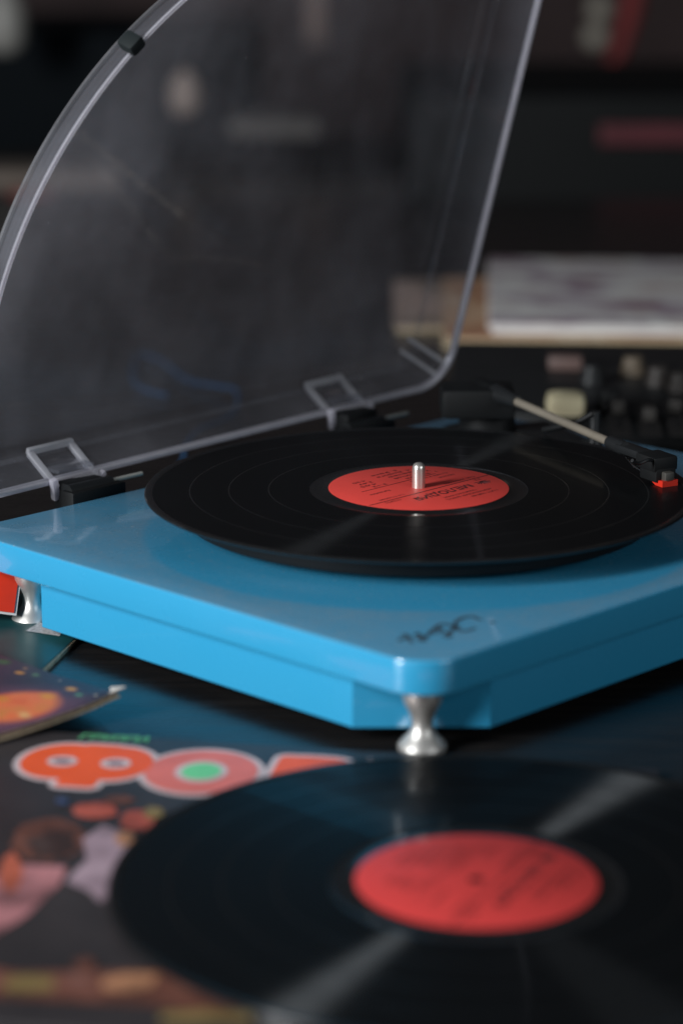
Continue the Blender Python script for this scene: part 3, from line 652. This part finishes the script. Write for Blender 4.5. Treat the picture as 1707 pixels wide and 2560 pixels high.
# ------------------------------------------------------------------ far background, out of focus
BK = plain('black_case', (.0035,.0042,.0046), .7, scale=10, Specular_IOR_Level=.2)
def room_box(name, label, cat, px0, py0, px1, py1, d, depth, m, bev=.02):
    a, b = at(px0, py1, d), at(px1, py0, d)
    t = thing(name, label, cat, ((a.x+b.x)/2, (a.y+b.y)/2, min(a.z, b.z)))
    w, h = abs(b.x-a.x), abs(b.z-a.z)
    bm = bmesh.new(); box(bm, (0, depth/2, h/2), (w, depth, h), 0, bev); obj('body', bm, m, t, 35)
    return t, w, h
t, w, h = room_box('black_cabinet', 'large black cabinet with a red stripe behind the magazines', 'cabinet', 1010, 225, 2300, 1100, 3.4, .5, BK)
a, b = at(1490, 352, 3.39), at(2250, 302, 3.39)
bm = bmesh.new(); box(bm, ((a.x+b.x)/2 - t.location.x, -.004, (a.z+b.z)/2 - t.location.z), (b.x-a.x, .012, b.z-a.z), 0, .003); obj('stripe', bm, plain('red_stripe', (.085,.010,.016), .6), t)
room_box('dark_cabinet', 'dark low cabinet seen behind the top left of the lid', 'cabinet', -500, 75, 640, 430, 3.9, .4, plain('blue_black_case', (.004,.006,.008), .8, scale=6, Specular_IOR_Level=.1))
room_box('sideboard', 'brown sideboard seen dimly through the lid', 'sideboard', -600, 430, 1005, 1300, 3.7, .5, plain('worn_brown_wood', (.026,.023,.022), .8, var=.5, scale=5, Specular_IOR_Level=.1))
def lump(name, label, cat, px, py, d, rx, rz, m, prof=None):
    p = at(px, py, d); t = thing(name, label, cat, (p.x, p.y, p.z-rz))
    pr = prof or [(0, 0), (.55, .02), (.9, .3), (1, .8), (.92, 1.3), (.6, 1.75), (.35, 1.9), (.42, 2.0), (0, 2.0)]
    bm = bmesh.new(); lathe(bm, [(r*rx, z*rz) for r, z in pr], 32); obj('body', bm, m, t, 60); return t
PALE = plain('pale_ceramic', (.42,.33,.28), .6)
lump('vase', 'small pale vase seen blurred through the upper lid', 'vase', 463, 232, 3.6, .022, .030, PALE)
lump('jar', 'pale grey jar blurred in the top left corner', 'jar', 10, 45, 3.7, .032, .05, plain('grey_ceramic', (.30,.29,.27), .5))
lump('red_tin', 'dark red tin seen through the lid near its left edge', 'tin', 85, 560, 3.3, .030, .042, plain('dark_red_tin', (.20,.040,.035), .4), [(0,0),(.95,0),(1,.1),(1,1.9),(.95,2),(0,2)])
room_box('folded_cloth', 'beige folded cloth blurred behind the left lid edge', 'cloth', -60, 430, 300, 478, 3.5, .12, plain('beige_cloth', (.15,.12,.10), .9), .008)
room_box('folded_cloth', 'grey beige cloth strip seen through the middle of the lid', 'cloth', 570, 300, 800, 348, 3.5, .12, plain('grey_cloth', (.11,.10,.09), .9), .01)
room_box('bottle_box', 'tall pale carton seen through the top of the lid', 'carton', 765, -160, 812, 120, 4.2, .08, plain('tan_carton', (.28,.20,.17), .8), .006)
# hanging garland of pale baubles with a red ribbon
for k, (px, py) in enumerate(((1498, 22), (1488, 92))):
    p = at(px, py, 4.3); bm = bmesh.new(); bmesh.ops.create_uvsphere(bm, u_segments=24, v_segments=14, radius=.021); o = obj('bauble', bm, plain('pale_bauble', (.34,.31,.26), .3), None, 60); o.location = p
    tag(o, ('upper' if k == 0 else 'lower') + ' pale round bauble hanging at the top right', 'bauble', 'hanging baubles')
p = at(1484, 195, 4.3); bm = bmesh.new(); bmesh.ops.create_uvsphere(bm, u_segments=24, v_segments=14, radius=.019); o = obj('bauble', bm, plain('brown_bauble', (.16,.060,.050), .4), None, 60); o.location = p
tag(o, 'dull brown bauble hanging below the pale ones at top right', 'bauble', 'hanging baubles')
bm = bmesh.new(); tube(bm, [at(1590, -60, 4.32), at(1575, 30, 4.32), at(1545, 130, 4.32), at(1500, 200, 4.32)], [.020, .018, .014, .008], 12); tag(obj('ribbon', bm, plain('dark_red_ribbon', (.20,.020,.020), .6), None, 60), 'dark red ribbon hanging beside the baubles at top right', 'ribbon')
